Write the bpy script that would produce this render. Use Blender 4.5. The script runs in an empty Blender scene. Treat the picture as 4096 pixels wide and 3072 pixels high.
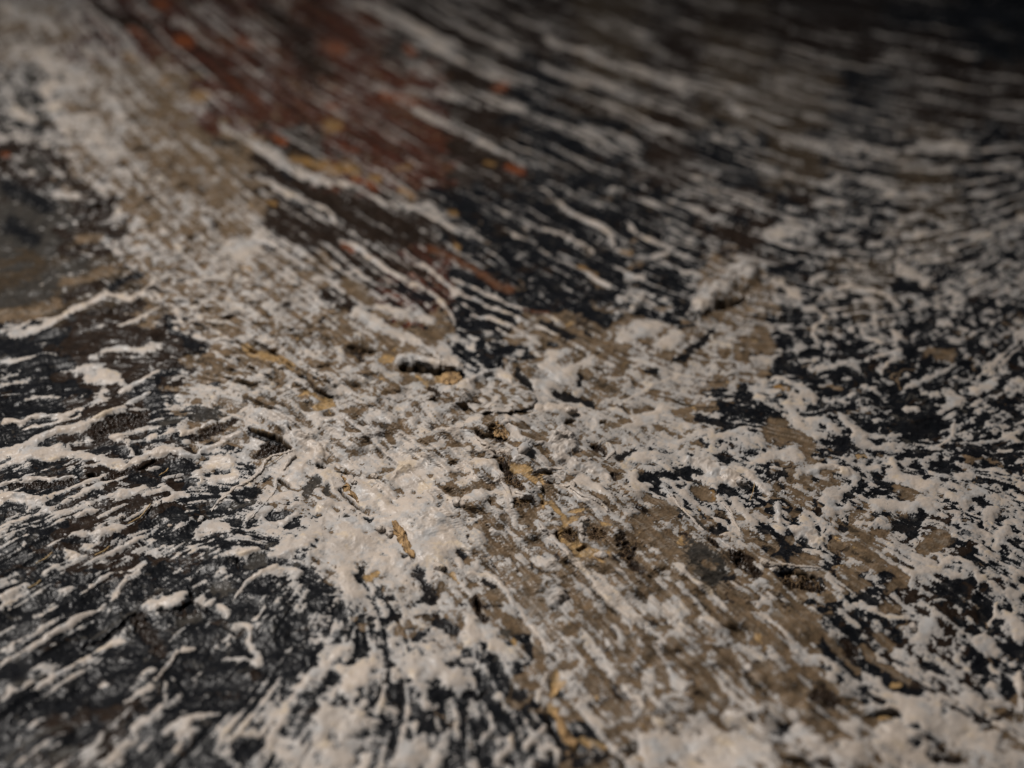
import bpy, math
import numpy as np
from mathutils import Vector, Matrix

# ------------------------------------------------------------------ camera, world, lamps, exposure
sc = bpy.context.scene
C = sc.collection
CAM_H, PITCH, ROLL, HFOV = 0.200, math.radians(32.0), math.radians(2.2), math.radians(40.0)
cam = bpy.data.cameras.new('camera')
cam.sensor_width = 36.0
cam.angle = HFOV
cam.clip_start, cam.clip_end = 0.01, 20.0
cam.dof.use_dof = True
cam.dof.focus_distance = 0.333
cam.dof.aperture_fstop = 7.6
cam.dof.aperture_blades = 9
cam_ob = bpy.data.objects.new('camera', cam)
C.objects.link(cam_ob)
FWD = Vector((0, math.cos(PITCH), -math.sin(PITCH)))
UP0 = Vector((0, math.sin(PITCH), math.cos(PITCH)))
R0 = Vector((1, 0, 0))
RIGHT = R0 * math.cos(ROLL) + UP0 * math.sin(ROLL)
UP = UP0 * math.cos(ROLL) - R0 * math.sin(ROLL)
M = Matrix((RIGHT, UP, -FWD)).transposed().to_4x4()
M.translation = Vector((0, 0, CAM_H))
cam_ob.matrix_world = M
sc.camera = cam_ob

world = bpy.data.worlds.new('World')
sc.world = world
world.use_nodes = True
bg = world.node_tree.nodes['Background']
bg.inputs[0].default_value = (0.75, 0.85, 1.0, 1)
bg.inputs[1].default_value = 0.03


def area_lamp(name, loc, target, size, power, color, spread=180):
    l = bpy.data.lights.new(name, 'AREA')
    l.shape = 'DISK'
    l.size = size
    l.energy = power
    l.color = color
    l.spread = math.radians(spread)
    o = bpy.data.objects.new(name, l)
    C.objects.link(o)
    o.location = loc
    o.rotation_euler = (Vector(target) - Vector(loc)).to_track_quat('-Z', 'Y').to_euler()
    return o


area_lamp('gallery_lamp', (-0.36, 0.54, 0.62), (-0.01, 0.20, 0), 0.16, 1.85, (1.0, 0.94, 0.885), 90)
area_lamp('fill_lamp', (-0.9, 0.3, 0.8), (0, 0.3, 0), 0.5, 0.75, (0.78, 0.88, 1.0))  # added fill light out of view, softens the shading; stands for no window

sc.view_settings.view_transform = 'Standard'
sc.view_settings.look = 'None'
sc.view_settings.exposure = 0.0
sc.view_settings.gamma = 1.0
sc.view_settings.use_curve_mapping = False
sc.render.engine = 'CYCLES'
sc.cycles.max_bounces = 4

# ------------------------------------------------------------------ sheet parametrisation
# the sheet's vertices lie on a fan that widens away from the near edge, so that far rows are coarser
F_PX = 2048 / math.tan(HFOV / 2)


def plane_xy(u, v):
    """a point of the photograph (4096 x 3072) laid on the painting's plane, in mm"""
    dx = (u - 2048.0) / F_PX
    dy = -(v - 1536.0) / F_PX
    rx = RIGHT.x * dx + UP.x * dy + FWD.x
    ry = RIGHT.y * dx + UP.y * dy + FWD.y
    rz = RIGHT.z * dx + UP.z * dy + FWD.z
    t = CAM_H * 1000.0 / (-rz)
    return rx * t, ry * t, t / F_PX          # x, y, mm per pixel


US = np.concatenate([np.arange(-620, 4720, 3.6)]).astype(np.float32)
VS = np.concatenate([np.arange(-420, 1000, 5.0), np.arange(1000, 1500, 4.0), np.arange(1500, 2420, 2.8),
                     np.arange(2420, 3420, 4.2)]).astype(np.float32)
NU, NV = len(US), len(VS)
U, V = np.meshgrid(US, VS)
X, Y, PX = [a.astype(np.float32) for a in plane_xy(U, V)]

# ------------------------------------------------------------------ noise
rng = np.random.RandomState(7)
_P = rng.permutation(4096).astype(np.int32)
_G = rng.rand(4096).astype(np.float32) * 2 * math.pi
_GX, _GY = np.cos(_G), np.sin(_G)


def gnoise(x, y, seed=0):
    xi = np.floor(x).astype(np.int32)
    yi = np.floor(y).astype(np.int32)
    xf = (x - xi).astype(np.float32)
    yf = (y - yi).astype(np.float32)
    uu = xf * xf * xf * (xf * (xf * 6 - 15) + 10)
    vv = yf * yf * yf * (yf * (yf * 6 - 15) + 10)

    def g(ix, iy, fx, fy):
        h = _P[(_P[(ix + seed * 131) & 4095] + iy) & 4095]
        return _GX[h] * fx + _GY[h] * fy
    a = g(xi, yi, xf, yf)
    b = g(xi + 1, yi, xf - 1, yf)
    c = g(xi, yi + 1, xf, yf - 1)
    d = g(xi + 1, yi + 1, xf - 1, yf - 1)
    return ((a + (b - a) * uu) * (1 - vv) + (c + (d - c) * uu) * vv) * 3.2    # about unit variance


def fbm(x, y, wl, octs, seed, gain=0.55):
    s = np.zeros_like(x)
    amp, tot = 1.0, 0.0
    for o in range(octs):
        s += amp * gnoise(x / wl + 17.3 * o, y / wl - 9.1 * o, seed + o)
        tot += amp * amp
        amp *= gain
        wl *= 0.49
    return s / math.sqrt(tot)


def sstep(a, b, x):
    t = np.clip((x - a) / (b - a), 0, 1)
    return t * t * (3 - 2 * t)


def blur(a, n):
    for _ in range(n):
        a = a.copy()
        a[1:-1] = (a[:-2] + 2 * a[1:-1] + a[2:]) / 4
        a[:, 1:-1] = (a[:, :-2] + 2 * a[:, 1:-1] + a[:, 2:]) / 4
    return a


# domain warps, in mm
WX = fbm(X, Y, 9.0, 3, 11) * 1.3
WY = fbm(X, Y, 9.0, 3, 21) * 1.3
wx = fbm(X, Y, 2.2, 3, 31, 0.7) * 0.42
wy = fbm(X, Y, 2.2, 3, 41, 0.7) * 0.42

# ------------------------------------------------------------------ coarse layout of the paint
# share of pale paint (0-9) and the colour under it, 256 px squares of the photograph
COVER = ["6532223322221110", "5743223234333333", "4653222122333444", "2366433223444455",
         "2356654333455555", "4346655555665555", "4446666666655545", "5555677766665665",
         "5545678555555566", "4444456656654555", "4443466556555456", "3445665555886686"]
UNDER = ["BRRRRRDDDEDEDDDK", "GBBRRRRDKEDEEKDD", "DBBBDRRDKKDKEKEK", "GDBBDDDKKKKDKKEK",
         "EEBBBDRKKKKBKEKK", "KDDBBBBKBBBBKKKK", "KDKBBBBBBBBKKKKK", "KDDKBBBBBBKKBKKK",
         "KDKKKBBBBBBBKBDK", "KKKKKKBBBBBBBKDK", "KKKKKKKKBBBBBKDK", "KDKKKKKKKBBBBBKB"]
# direction of the strokes in the photograph, degrees, positive running down to the right
ANGLE = [[55, 42, 32, 27, 20, 14, 12, 10], [60, 46, 32, 25, 22, 19, 12, 4], [-5, 48, 36, 34, 28, 20, 4, -38],
         [-15, -5, 36, 40, 30, 2, -22, -38], [-20, -27, 30, 45, 42, 36, 30, 25], [-32, -38, -55, 58, 48, 45, 38, 30],
         [-35, -42, -60, -75, 48, 44, 36, 30]]
STREAK = [[.15, .5, 1, 1, 1, 1, 1, 1], [.1, .3, .9, 1, .9, .9, .7, .6], [.3, .15, .6, .9, .7, .5, .3, .4],
          [.8, .5, .2, .4, .3, .25, .2, .3], [.8, .8, .2, .15, .3, .25, .25, .3], [.9, .75, .3, .15, .5, .4, .3, .3],
          [.9, .75, .4, .1, .4, .4, .4, .4]]
COL = {'K': (.0050, .0056, .0070), 'G': (.030, .028, .025), 'D': (.014, .0095, .007), 'B': (.094, .067, .042),
       'O': (.24, .160, .075), 'R': (.046, .016, .010), 'T': (.12, .034, .011), 'S': (.065, .028, .014), 'E': (.036, .027, .018), 'Y': (.15, .088, .032)}


def field(table, cell_u, cell_v, off_u, off_v, wu=0, wv=0):
    t = np.asarray(table, np.float32)
    if t.ndim == 2:
        t = t[..., None]
    fu = np.clip((U + wu - off_u) / cell_u, 0, t.shape[1] - 1.001)
    fv = np.clip((V + wv - off_v) / cell_v, 0, t.shape[0] - 1.001)
    iu, iv = fu.astype(np.int32), fv.astype(np.int32)
    a, b = (fu - iu)[..., None], (fv - iv)[..., None]
    r = (t[iv, iu] * (1 - a) + t[iv, iu + 1] * a) * (1 - b) + (t[iv + 1, iu] * (1 - a) + t[iv + 1, iu + 1] * a) * b
    return r[..., 0] if r.shape[-1] == 1 else r


WU, WV = WX / PX, WY / PX
cover = field([[int(c) for c in r] for r in COVER], 256, 256, 128, 128, WU * 2, WV * 1.4)
# colours under the pale paint: sharp borders between neighbouring pigments
big1 = fbm(X, Y, 7.0, 3, 51)
big2 = fbm(X, Y, 7.0, 3, 61)
fu = np.clip((U - 128 + WU * 3 + big1 * 1.6 / PX * 1.2) / 256, 0, 14.999)
fv = np.clip((V - 128 + WV * 2 + big2 * 1.2 / PX) / 256, 0, 10.999)
LET = np.array([[COL[c] for c in r] for r in UNDER], np.float32)
under = LET[np.round(fv).astype(np.int32), np.round(fu).astype(np.int32)].copy()
# direction of the strokes on the plane
A2 = np.radians(np.asarray(ANGLE, np.float32)) * 2
AF = field(np.stack([np.cos(A2), np.sin(A2)], -1), 585, 512, 0, 0, WU * 1.3, WV)
ang = (np.arctan2(AF[..., 1], AF[..., 0]) / 2).astype(np.float32)
st = field(STREAK, 585, 512, 0, 0)
e = 4.0
x1, y1, _ = plane_xy(U + np.cos(ang) * e, V + np.sin(ang) * e)
theta = np.arctan2(y1 - Y, x1 - X) % math.pi
theta = theta.astype(np.float32)

NK = 10
tk = theta / math.pi * NK
k0 = np.floor(tk).astype(np.int32) % NK
w1 = tk - np.floor(tk)
w1 = sstep(0.15, 0.85, w1)


def dir_noise(wl, stretch, octs, seed, ridged=False, warp=1.0):
    out = np.zeros_like(X)
    nrm = np.sqrt(w1 ** 2 + (1 - w1) ** 2)
    for k in range(NK):
        for which, wt in ((0, 1 - w1), (1, w1)):
            m = ((k0 + which) % NK == k) & (wt > 0.002)
            if not m.any():
                continue
            a = math.pi * k / NK
            xx, yy = X[m] + warp * WX[m] * .8 + wx[m], Y[m] + warp * WY[m] * .8 + wy[m]
            s = xx * math.cos(a) + yy * math.sin(a)
            t = -xx * math.sin(a) + yy * math.cos(a)
            n = fbm(s / stretch, t, wl, octs, seed + k * 3, .6)
            if ridged:
                n = (0.42 - np.abs(n)) * 2.4
            out[m] += n * (wt[m] / nrm[m])
    return out


d_big = dir_noise(5.4, 7.0, 3, 71)
d_fine = dir_noise(1.8, 8.0, 3, 111)
d_ridge = dir_noise(4.4, 6.5, 2, 151, True)


def combed(src, reach, steps):
    """drags the grain of each source along the stroke direction, as a comb or a dry brush does"""
    ca, sa = np.cos(ang), np.sin(ang)
    step = (reach / steps / PX).astype(np.float32)
    outs = [np.array(q) for q in src]
    wsum = 1.0
    ju = np.searchsorted(US, np.arange(US[0], US[-1] + 1)).astype(np.int32)
    jv = np.searchsorted(VS, np.arange(VS[0], VS[-1] + 1)).astype(np.int32)
    for sgn in (1, -1):
        u, v = U.copy(), V.copy()
        ci, cj = np.mgrid[0:NV, 0:NU]
        for k in range(1, steps + 1):
            u += sgn * ca[ci, cj] * step
            v += sgn * sa[ci, cj] * step
            cj = ju[np.clip((u - US[0]).astype(np.int32), 0, len(ju) - 1)]
            ci = jv[np.clip((v - VS[0]).astype(np.int32), 0, len(jv) - 1)]
            cj = np.minimum(cj, NU - 1)
            ci = np.minimum(ci, NV - 1)
            w = .5 + .5 * math.cos(math.pi * k / (steps + 1))
            for o, q in zip(outs, src):
                o += q[ci, cj] * w
            wsum += w
    res = []
    for o in outs:
        o /= wsum
        loc = (o - o.mean())
        res.append((loc / loc.std()).astype(np.float32))
    return res


c_fine, c_mid, c_big = combed([fbm(X, Y, .62, 2, 401, .7), fbm(X, Y, 1.3, 2, 411, .6), fbm(X, Y, 2.9, 3, 421, .7)], 17.0, 26)
c_huge, = combed([fbm(X, Y, 8.5, 3, 431, .6)], 40.0, 22)
i_mid = fbm(X + WX + wx, Y + WY + wy, 4.0, 4, 201, .6)
i_ridge = (0.40 - np.abs(fbm(X + WX * 1.5 + wx, Y + WY * 1.5 + wy, 5.6, 3, 221, .5))) * 2.4
i_fine = fbm(X + wx, Y + wy, 1.0, 3, 241, .75)
i_tiny = fbm(X, Y, 0.55, 2, 261, .8)
far = sstep(1250, 650, V)

pn1 = fbm(X + WX * 2 + wx, Y + WY * 2 + wy, 8.0, 4, 631, .6)
pn2 = fbm(X + WX + wx, Y + WY * 2 + wy, 4.5, 4, 641, .6)
lum = under[..., 0]


def repaint(mask, key):
    under[mask] = COL[key]


brown = (lum > .09) & (lum < .2)
repaint(brown & (pn1 > 1.25), 'K')
repaint(brown & (pn2 > 1.5), 'O')
repaint(brown & (pn2 + .5 * c_big < -1.0), 'E')
repaint(brown & (pn2 < -1.6), 'D')
dark = lum < .008
repaint(dark & (pn1 > 1.15), 'D')
repaint(dark & (pn2 < -1.3), 'G')
repaint(dark & (pn1 < -1.45) & (X > -20), 'B')
rust = (lum > .040) & (lum < .055)
repaint(rust & (c_big > 1.3), 'S')
repaint(rust & (c_big * .7 + pn2 * .6 > 1.45), 'T')
repaint(rust & (c_big + c_mid * .6 < -.7), 'D')
repaint(rust & (c_mid * .8 + pn1 * .6 < -1.2), 'K')
repaint(rust & (c_mid - pn1 * .5 > 1.9), 'Y')
ochre = lum > .2
repaint(ochre & (pn1 < .25), 'B')
repaint(ochre & (pn2 < -.6), 'D')

big = (cover / 9.0 - 0.5) * 3.6
sp0 = fbm(X, Y, 16.0, 2, 281)
calm = 1 - .14 * sstep(950, 1350, V) - .28 * sstep(700, 1100, U) * sstep(3000, 2600, U) * sstep(1350, 1550, V) * sstep(2700, 2350, V)
near = sstep(1000, 1500, V)
net = (0.38 - np.abs(fbm(X + WX + wx * 1.6, Y + WY + wy * 1.6, 3.4, 3, 461, .5))) * 2.5
net2 = fbm(X + wx * 1.5, Y + wy * 1.5, 2.3, 3, 471, .55)
salt = sstep(2450, 2900, U + .25 * (V - 1500)) * sstep(800, 1200, V)
salt = np.maximum(salt, .7 * sstep(2150, 2450, V) * sstep(900, 1300, U) * sstep(2700, 2300, U))
iso = (1 - salt) * (0.60 * i_mid + 0.50 * i_ridge + .10 * c_big) + salt * (.78 * net + .40 * net2 + .22 * i_mid)
comb_far = .48 * c_big + .26 * d_ridge + .40 * c_mid + .30 * c_fine + .14 * i_mid
c_vein = (0.50 - np.abs(c_big + .25 * i_mid)) * 2.3
comb_near = .16 * c_big + .30 * d_ridge + .50 * c_vein + .20 * c_mid + .06 * c_fine + .40 * i_ridge + .12 * i_mid
F = (big * 0.86 - 0.17
     + 0.25 * sp0 * calm + far * st * .50 * c_huge
     + calm * st * (comb_far * (1 - near) + comb_near * near)
     + calm * (1 - st) * (iso + 0.16 * c_mid)
     + 0.11 * i_fine + 0.02 * i_tiny)

# relief in mm; the crust piles up along a diagonal bank and a second one that joins it
def bank(pts, width, height):
    d = np.full(U.shape, 1e9, np.float32)
    P = np.array(pts, np.float32)
    for a, b in zip(P[:-1], P[1:]):
        ab = b - a
        t = np.clip(((U - a[0]) * ab[0] + (V - a[1]) * ab[1]) / (ab @ ab), 0, 1)
        d = np.minimum(d, np.hypot(U - a[0] - t * ab[0], V - a[1] - t * ab[1]))
    d = d + 40 * sp0
    return height * np.exp(-(d / width) ** 2)


LOW = (bank([(-300, -300), (200, 300), (620, 1000), (1100, 1400), (1750, 1700), (2350, 2150), (3000, 2700), (3500, 3300)], 290, 4.4)
       + bank([(2000, 1560), (2700, 1250), (3300, 1000), (4000, 620)], 230, 1.6)
       - bank([(800, 2000), (500, 2300), (200, 2700)], 260, 1.4))
LOW = LOW * (1 + .12 * fbm(X, Y, 8, 2, 331) + .04 * c_big)
k_ = 1 - LOW / (CAM_H * 1000)
X, Y = (X * k_).astype(np.float32), (Y * k_).astype(np.float32)
Hh = (LOW + 0.5 * fbm(X, Y, 42, 2, 301) + 0.38 * fbm(X, Y, 11, 2, 311)
      + st * (0.07 * c_big + .04 * c_mid) + 0.08 * i_mid)
add = np.zeros_like(X)
shine = np.zeros_like(X)
smooth = np.zeros_like(X)           # 1 where the paint lies thick and smooth

# ------------------------------------------------------------------ the strokes, patches, ridges and cracks
# W pale patch, R pale raised ridge, X ridge squeezed from the tube (a mesh of its own), K black, G grey, D dark brown,
# B olive brown, O ochre, T rust, Y yellow ochre, H hole, crack, and shadow under a ledge painted in dark
TILES = {
    'T00': (0, 0, .633), 'T10': (1350, 0, .633), 'T20': (2696, 0, .633),
    'T01': (0, 1000, .633), 'T11': (1350, 1000, .633), 'T21': (2696, 1000, .633),
    'T02': (0, 2022, .633), 'T12': (1350, 2022, .633), 'T22': (2696, 2022, .633),
    'A': (900, 1500, .3617), 'B': (1700, 1700, .3617), 'C': (2600, 1800, .3617)}
FEAT = {}
FEAT['T00'] = """W60:30,30 150,120 280,130 350,200;B50:50,180 150,160;W80:100,330 250,330 350,420 500,480;B60:350,250 480,200
B60:600,420 700,470;W40:540,320 650,330 730,420;W50:250,530 400,550 550,530;W40:280,570 340,680 360,760 440,860
B40:420,680 600,700 700,790;W50:650,600 750,680 780,780;W60:430,780 560,800 650,900 720,1000;W60:90,700 200,750
K40:150,590 250,610;K30:30,740 150,810 250,810;W35:0,860 150,880 290,880;D45:0,960 150,930 300,960 400,1050 450,1160 600,1210
T25:20,970 50,980;G60:200,1020 280,1080;W30:430,960 500,1070 600,1170 680,1240;B80:850,920 950,980 1050,960
B40:1150,1000 1220,1020;K25:745,860 765,890;W30:970,760 1040,790;K80:50,1180 200,1250 300,1300;K90:60,1420 200,1500
D60:500,1420 600,1460;B50:500,1510 620,1500;W40:350,1230 500,1230;B50:1400,1150 1500,1200;B50:1250,1350 1300,1480
W30:1280,1400 1330,1450;W80:1500,1620 1600,1540 1650,1500;Y30:1700,1270 1740,1290;B60:1450,1420 1550,1420;Y30:1020,510 1060,520
Y35:780,340 850,370;Y50:1220,620 1300,600;Y30:1600,850 1670,880;Y40:1850,1010 1980,1040 2150,1080;T40:990,20 1040,30
T50:2030,270 2150,320;D60:600,60 750,120 950,170;T30:830,190 900,210;T40:1130,250 1200,260;T30:1500,250 1600,290
W50:900,40 1000,110;W45:1100,140 1250,190 1380,200;W75:1280,50 1450,130 1600,180 1720,270;R1:0,0 1,1;D150:1700,80 1900,250 2000,450
W40:1480,320 1520,350;W50:1650,460 1730,500;K40:1230,430 1290,460;W30:1050,420 1150,450;W35:1380,600 1440,610;W25:1100,650 1200,700
W30:1400,800 1550,900;R45:1560,900 1700,980 1780,1050 1900,1110 2050,1150 2200,1180;K30:1400,890 1480,910;K40:1800,1090 1850,1110
D50:1950,1200 2150,1270;D30:1600,1070 1750,1130;R30:1600,1100 1750,1180 1830,1240 1950,1270 2080,1330 2130,1420
K35:1850,1250 1980,1330;Y50:2080,790 2120,800;T30:1740,860 1800,900;T40:2080,670 2120,690;W30:1900,800 1980,850"""
FEAT['T10'] = """W75:50,40 250,60 400,150 600,230 740,290;W40:300,180 500,280 650,330;T30:440,300 480,330;T28:10,320 40,340
D30:700,170 850,200 1000,230;G60:850,340 950,360;W45:1250,180 1350,250 1400,290;W52:1350,280 1550,340 1700,400 1900,450 2100,520 2212,600
W35:1500,320 1700,330;K50:1150,330 1250,400;W45:450,560 600,590 730,610;W45:760,620 900,650 1050,680 1140,690 1250,660 1340,680
T40:300,600 420,630 500,650;T35:1000,540 1060,530;K40:630,650 680,650;K60:1050,760 1200,720 1330,760;R1:0,0 1,1
D80:700,430 850,450;W40:500,700 650,790 760,850;W70:1550,820 1700,860 1850,900 1900,980;K60:1300,930 1450,950
K60:1600,560 1900,640;D60:1400,640 1900,780;K50:1500,760 1950,800
W28:840,1010 930,1080 1010,1130;Y25:940,1030 990,1030;T40:1080,1050 1160,1080;Y25:380,1070 450,1060;W25:540,1140 680,1160
W25:740,1190 850,1250 940,1310;K60:600,1200 750,1270 850,1330;W40:1720,1200 1850,1190 1930,1200
R30:1280,1200 1400,1290 1500,1370 1620,1420 1720,1500 1750,1560;R28:1290,1430 1400,1480 1550,1550 1650,1620
K45:1350,1390 1500,1420 1570,1480;R22:1050,1450 1150,1490 1250,1530 1350,1600;W30:1170,1440 1210,1440
R30:1830,1410 1900,1480 2000,1530 2150,1560;R26:2000,1620 2100,1590;K60:1650,1600 1750,1640;Y30:1800,1590 1850,1600
R36:0,1160 150,1170 250,1260 400,1320;T20:100,1130 230,1185;Y40:30,1060 120,1090;Y30:210,1130 260,1140;Y35:400,1200 470,1230
W45:420,1290 550,1300 650,1370 750,1450 900,1520;D60:100,1250 250,1350 400,1430 500,1480;Y20:700,1340 750,1350;T30:580,1570 700,1620
R30:20,1530 150,1580 200,1650;T30:40,1560 100,1590;Y20:740,1560 770,1570"""
FEAT['T20'] = """D120:300,80 500,150 700,200;W25:900,80 1100,110 1250,160;K150:1400,100 1700,120 2000,80 2200,150
W30:1250,210 1450,260 1600,300 1750,310 1900,380;D50:1000,240 1300,310 1600,370 1850,400;W50:20,510 150,540 300,600 380,680
W45:400,690 550,720 740,760;W25:380,450 500,490 700,570;G60:1000,370 1100,380;W45:690,900 800,900 1000,950 1150,960
K50:860,850 1000,860 1150,880;K60:100,880 300,980 500,1050;W30:250,860 400,900;W50:1250,1000 1400,950 1600,920
W60:1650,930 1750,920 1830,930;K40:1430,910 1530,870;K35:1550,970 1680,1000 1800,990;W45:2130,1080 2212,1090;W50:1900,1220 1980,1240
W50:1200,1150 1300,1170 1380,1210;G50:1320,1080 1400,1080;W35:960,1180 1050,1130;W25:1480,1230 1600,1240;W30:150,1100 250,1110
W25:180,1170 260,1210;W20:370,1250 480,1290;D60:750,1250 850,1300;W40:900,1310 980,1280 1100,1270;W90:600,1480 720,1440 850,1480
K50:950,1530 1080,1550;W40:1080,1470 1120,1480;W30:1160,1390 1210,1390;K80:1950,900 2050,850;K60:1550,1440 1650,1450
W30:1230,1550 1400,1480 1550,1500;W30:1430,1390 1520,1380;W25:100,1330 200,1350;K60:350,1380 450,1400"""
FEAT['T01'] = """W40:70,525 200,500 330,460 450,400 560,340 680,270;R16:90,490 200,440 330,430;R24:330,450 450,395 560,335 680,265
R28:700,280 800,330 900,290 960,230 975,200;R20:740,490 860,440 940,400 1010,360 1010,290;W20:1115,400 1160,480 1200,540 1290,580
W60:480,760 600,740 700,790 760,850;W50:600,680 750,640 880,640 1000,620;W70:560,800 680,830 620,930
R25:560,1010 640,960 800,890 950,820 1000,780;W18:0,700 120,690 250,660 360,665;K100:60,990 200,985 350,990;K60:100,870 250,860 400,880 540,900
W25:170,940 300,920 420,930 540,910;R35:0,1095 130,1085 260,1060 400,1050 500,1000;R14:130,1140 200,1110 350,1100 480,1060 520,1000
D85:620,1140 780,1090 880,1060;R26:560,1100 660,1050 760,1000 860,950 960,915;W40:110,1280 200,1215 330,1165 440,1140 560,1110
R18:110,1280 200,1215 330,1165 440,1140 560,1110;K30:60,1230 200,1160 300,1120
W60:0,1290 200,1290 350,1290 500,1270 650,1310 760,1340;K45:600,1270 720,1250 800,1290;K40:830,1250 900,1300;W40:700,1190 800,1190 830,1280
R42:750,1390 850,1330 950,1280 1080,1275 1200,1290;H14:880,1385 930,1350 990,1320;R26:1210,1300 1330,1240 1440,1190 1530,1160
R18:1110,1200 1200,1160 1290,1110 1380,1060 1470,1050;G60:1230,1060 1380,1010;G45:1030,1100 1120,1080;D50:1230,1190 1400,1110 1480,1080
D60:1650,1300 1750,1270 1800,1260;W60:1600,1030 1750,1060 1900,1200 2000,1280;K50:1480,1560 1560,1530 1620,1510
W45:1270,1390 1360,1340 1450,1330;W40:1280,1440 1400,1420 1480,1400;K85:1000,1400 1100,1380 1200,1350;K75:860,1440 960,1480
W60:780,1560 900,1520 1040,1500;W30:1040,1500 1120,1530 1060,1600;R25:0,1490 100,1460 250,1450 400,1450 490,1440
D30:50,1500 200,1490 350,1480 450,1465;W50:0,1570 120,1570 220,1580 320,1560 450,1510 600,1460 700,1420;R30:0,1560 120,1560 210,1575
K30:310,1610 400,1550;K40:570,1560 650,1540;D30:660,1440 780,1410;H20:560,1430 590,1425;K40:50,1420 120,1440;K25:220,1340 350,1350 420,1330
K30:380,1410 490,1390;G40:1480,1600 1600,1600;O35:1560,610 1600,640 1780,680 1850,720;O40:2000,990 2090,980 2060,950
H12:1750,670 1860,720;H14:1880,800 1960,830 2000,880 2090,930;H10:1500,820 1580,850 1640,840
G110:0,330 250,240 500,120;D50:300,340 500,260 650,210;B70:0,420 200,400 350,330;B50:400,200 550,170 700,120;G30:0,130 200,110;W14:0,290 200,250 350,170 550,120
K40:700,230 760,180 880,150;K40:1060,430 1090,520 1200,600 1280,640;R1:0,0 1,1;D60:600,420 750,390 880,340;K40:0,640 200,580 350,530
R30:0,940? """
FEAT['T01'] = FEAT['T01'].replace("R30:0,940? ", "W30:700,1190 760,1200")
FEAT['T11'] = """R30:130,0 260,90 400,170 520,230 620,300 700,380 740,450;R22:520,90 620,160 720,240 840,300 960,350 1080,410 1200,460 1330,500 1430,560
R20:700,230 780,320 860,380;R16:840,410 950,430 1100,470 1200,530 1280,560;R16:1000,480 1080,540 1180,560
R18:700,170 850,230 1000,300 1140,360 1300,400 1420,460;S38:600,0 700,40 800,90 900,150 1000,220 1100,250;D50:300,60 450,110 560,160
Y18:1530,110 1640,160;S20:1180,380 1330,390;K50:400,230 500,290 580,330;K35:760,300 900,370 1000,410 1100,440;K40:1200,200 1300,230
K35:1400,190 1500,210;K40:1600,290 1750,290;K45:1500,360 1600,420 1700,480;K45:1700,30 1720,80;K30:1290,460 1400,500 1500,530
K25:1340,590 1380,590;K30:1010,640 1100,620;K25:860,460 900,470;K30:1180,690 1230,680;K40:1150,790 1230,870;K35:1540,810 1530,840
K50:1380,910 1480,930 1600,960;W60:100,400 250,470 400,540 600,620 750,700;W50:150,350 300,380 450,420 600,450
B16:230,400 260,420;B14:290,430 320,440;B20:430,500 500,505;B20:330,560 380,570;B24:560,590 640,600
H34:400,735 480,750 560,762 650,770 740,774 800,782;L60:400,690 500,710 650,722 770,728;R35:380,690 500,720 650,735 770,735;O30:290,680 340,690
H30:60,600 120,620 200,645 260,635;D35:110,630 150,680;O50:650,810 760,830;O20:500,800 560,850;D25:580,870 640,900 600,940
R35:650,880 720,870 820,840 900,800 980,780 1080,800 1100,850;B55:850,980 950,900 1020,860;W30:960,1010 1100,970 1250,980;W40:1100,920 1180,900
R35:1250,1010 1350,1000 1450,1010 1490,1040;H14:1440,1090 1500,1075;B50:930,1060 970,1130 1030,1200;D20:880,1140 920,1180;H10:1040,1110 1090,1190
R28:1060,1060 1090,1130 1180,1200 1300,1240;B30:80,820 130,840;B24:400,1080 430,1110;B35:320,1170 350,1200;B28:540,1180 580,1190
R35:350,1440 420,1380 500,1440 560,1520 600,1600;B40:1180,1190 1280,1210;L100:1400,1180 1470,1240;R28:1360,1230 1450,1320 1560,1380 1680,1420
D30:1650,1230 1700,1280;H14:1600,1220 1640,1225;K50:1780,1290 1860,1270;K60:1950,1430 2050,1400 2130,1430
K40:2000,1500 2100,1550;W40:1880,1400 1880,1480 1920,1560;W60:1850,1100 1950,1060 2050,1000;B30:1700,1120 1850,1090;H14:1660,1090 1700,1085
W50:1880,1290 1930,1310;B60:1950,1560 2100,1640;W45:1580,170 1700,230;W45:1830,170 1930,170;L80:1800,340 1900,330 1830,400 1760,400
K22:1750,360 1780,365;K28:1900,400 1940,400;W80:1800,560 1900,500 2000,480;B45:1780,600 1830,610;W60:1350,650 1450,640 1300,750 1400,800 1600,700
W40:1260,850 1380,860;W80:2050,600 2150,560;B45:2060,670 2110,670;R12:1780,970 1900,900 2000,850 2200,770
K45:2140,400 2190,410;K30:1960,770 2010,770;K28:2130,690 2180,690;B80:60,230 200,330;B60:20,420 60,470"""
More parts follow.
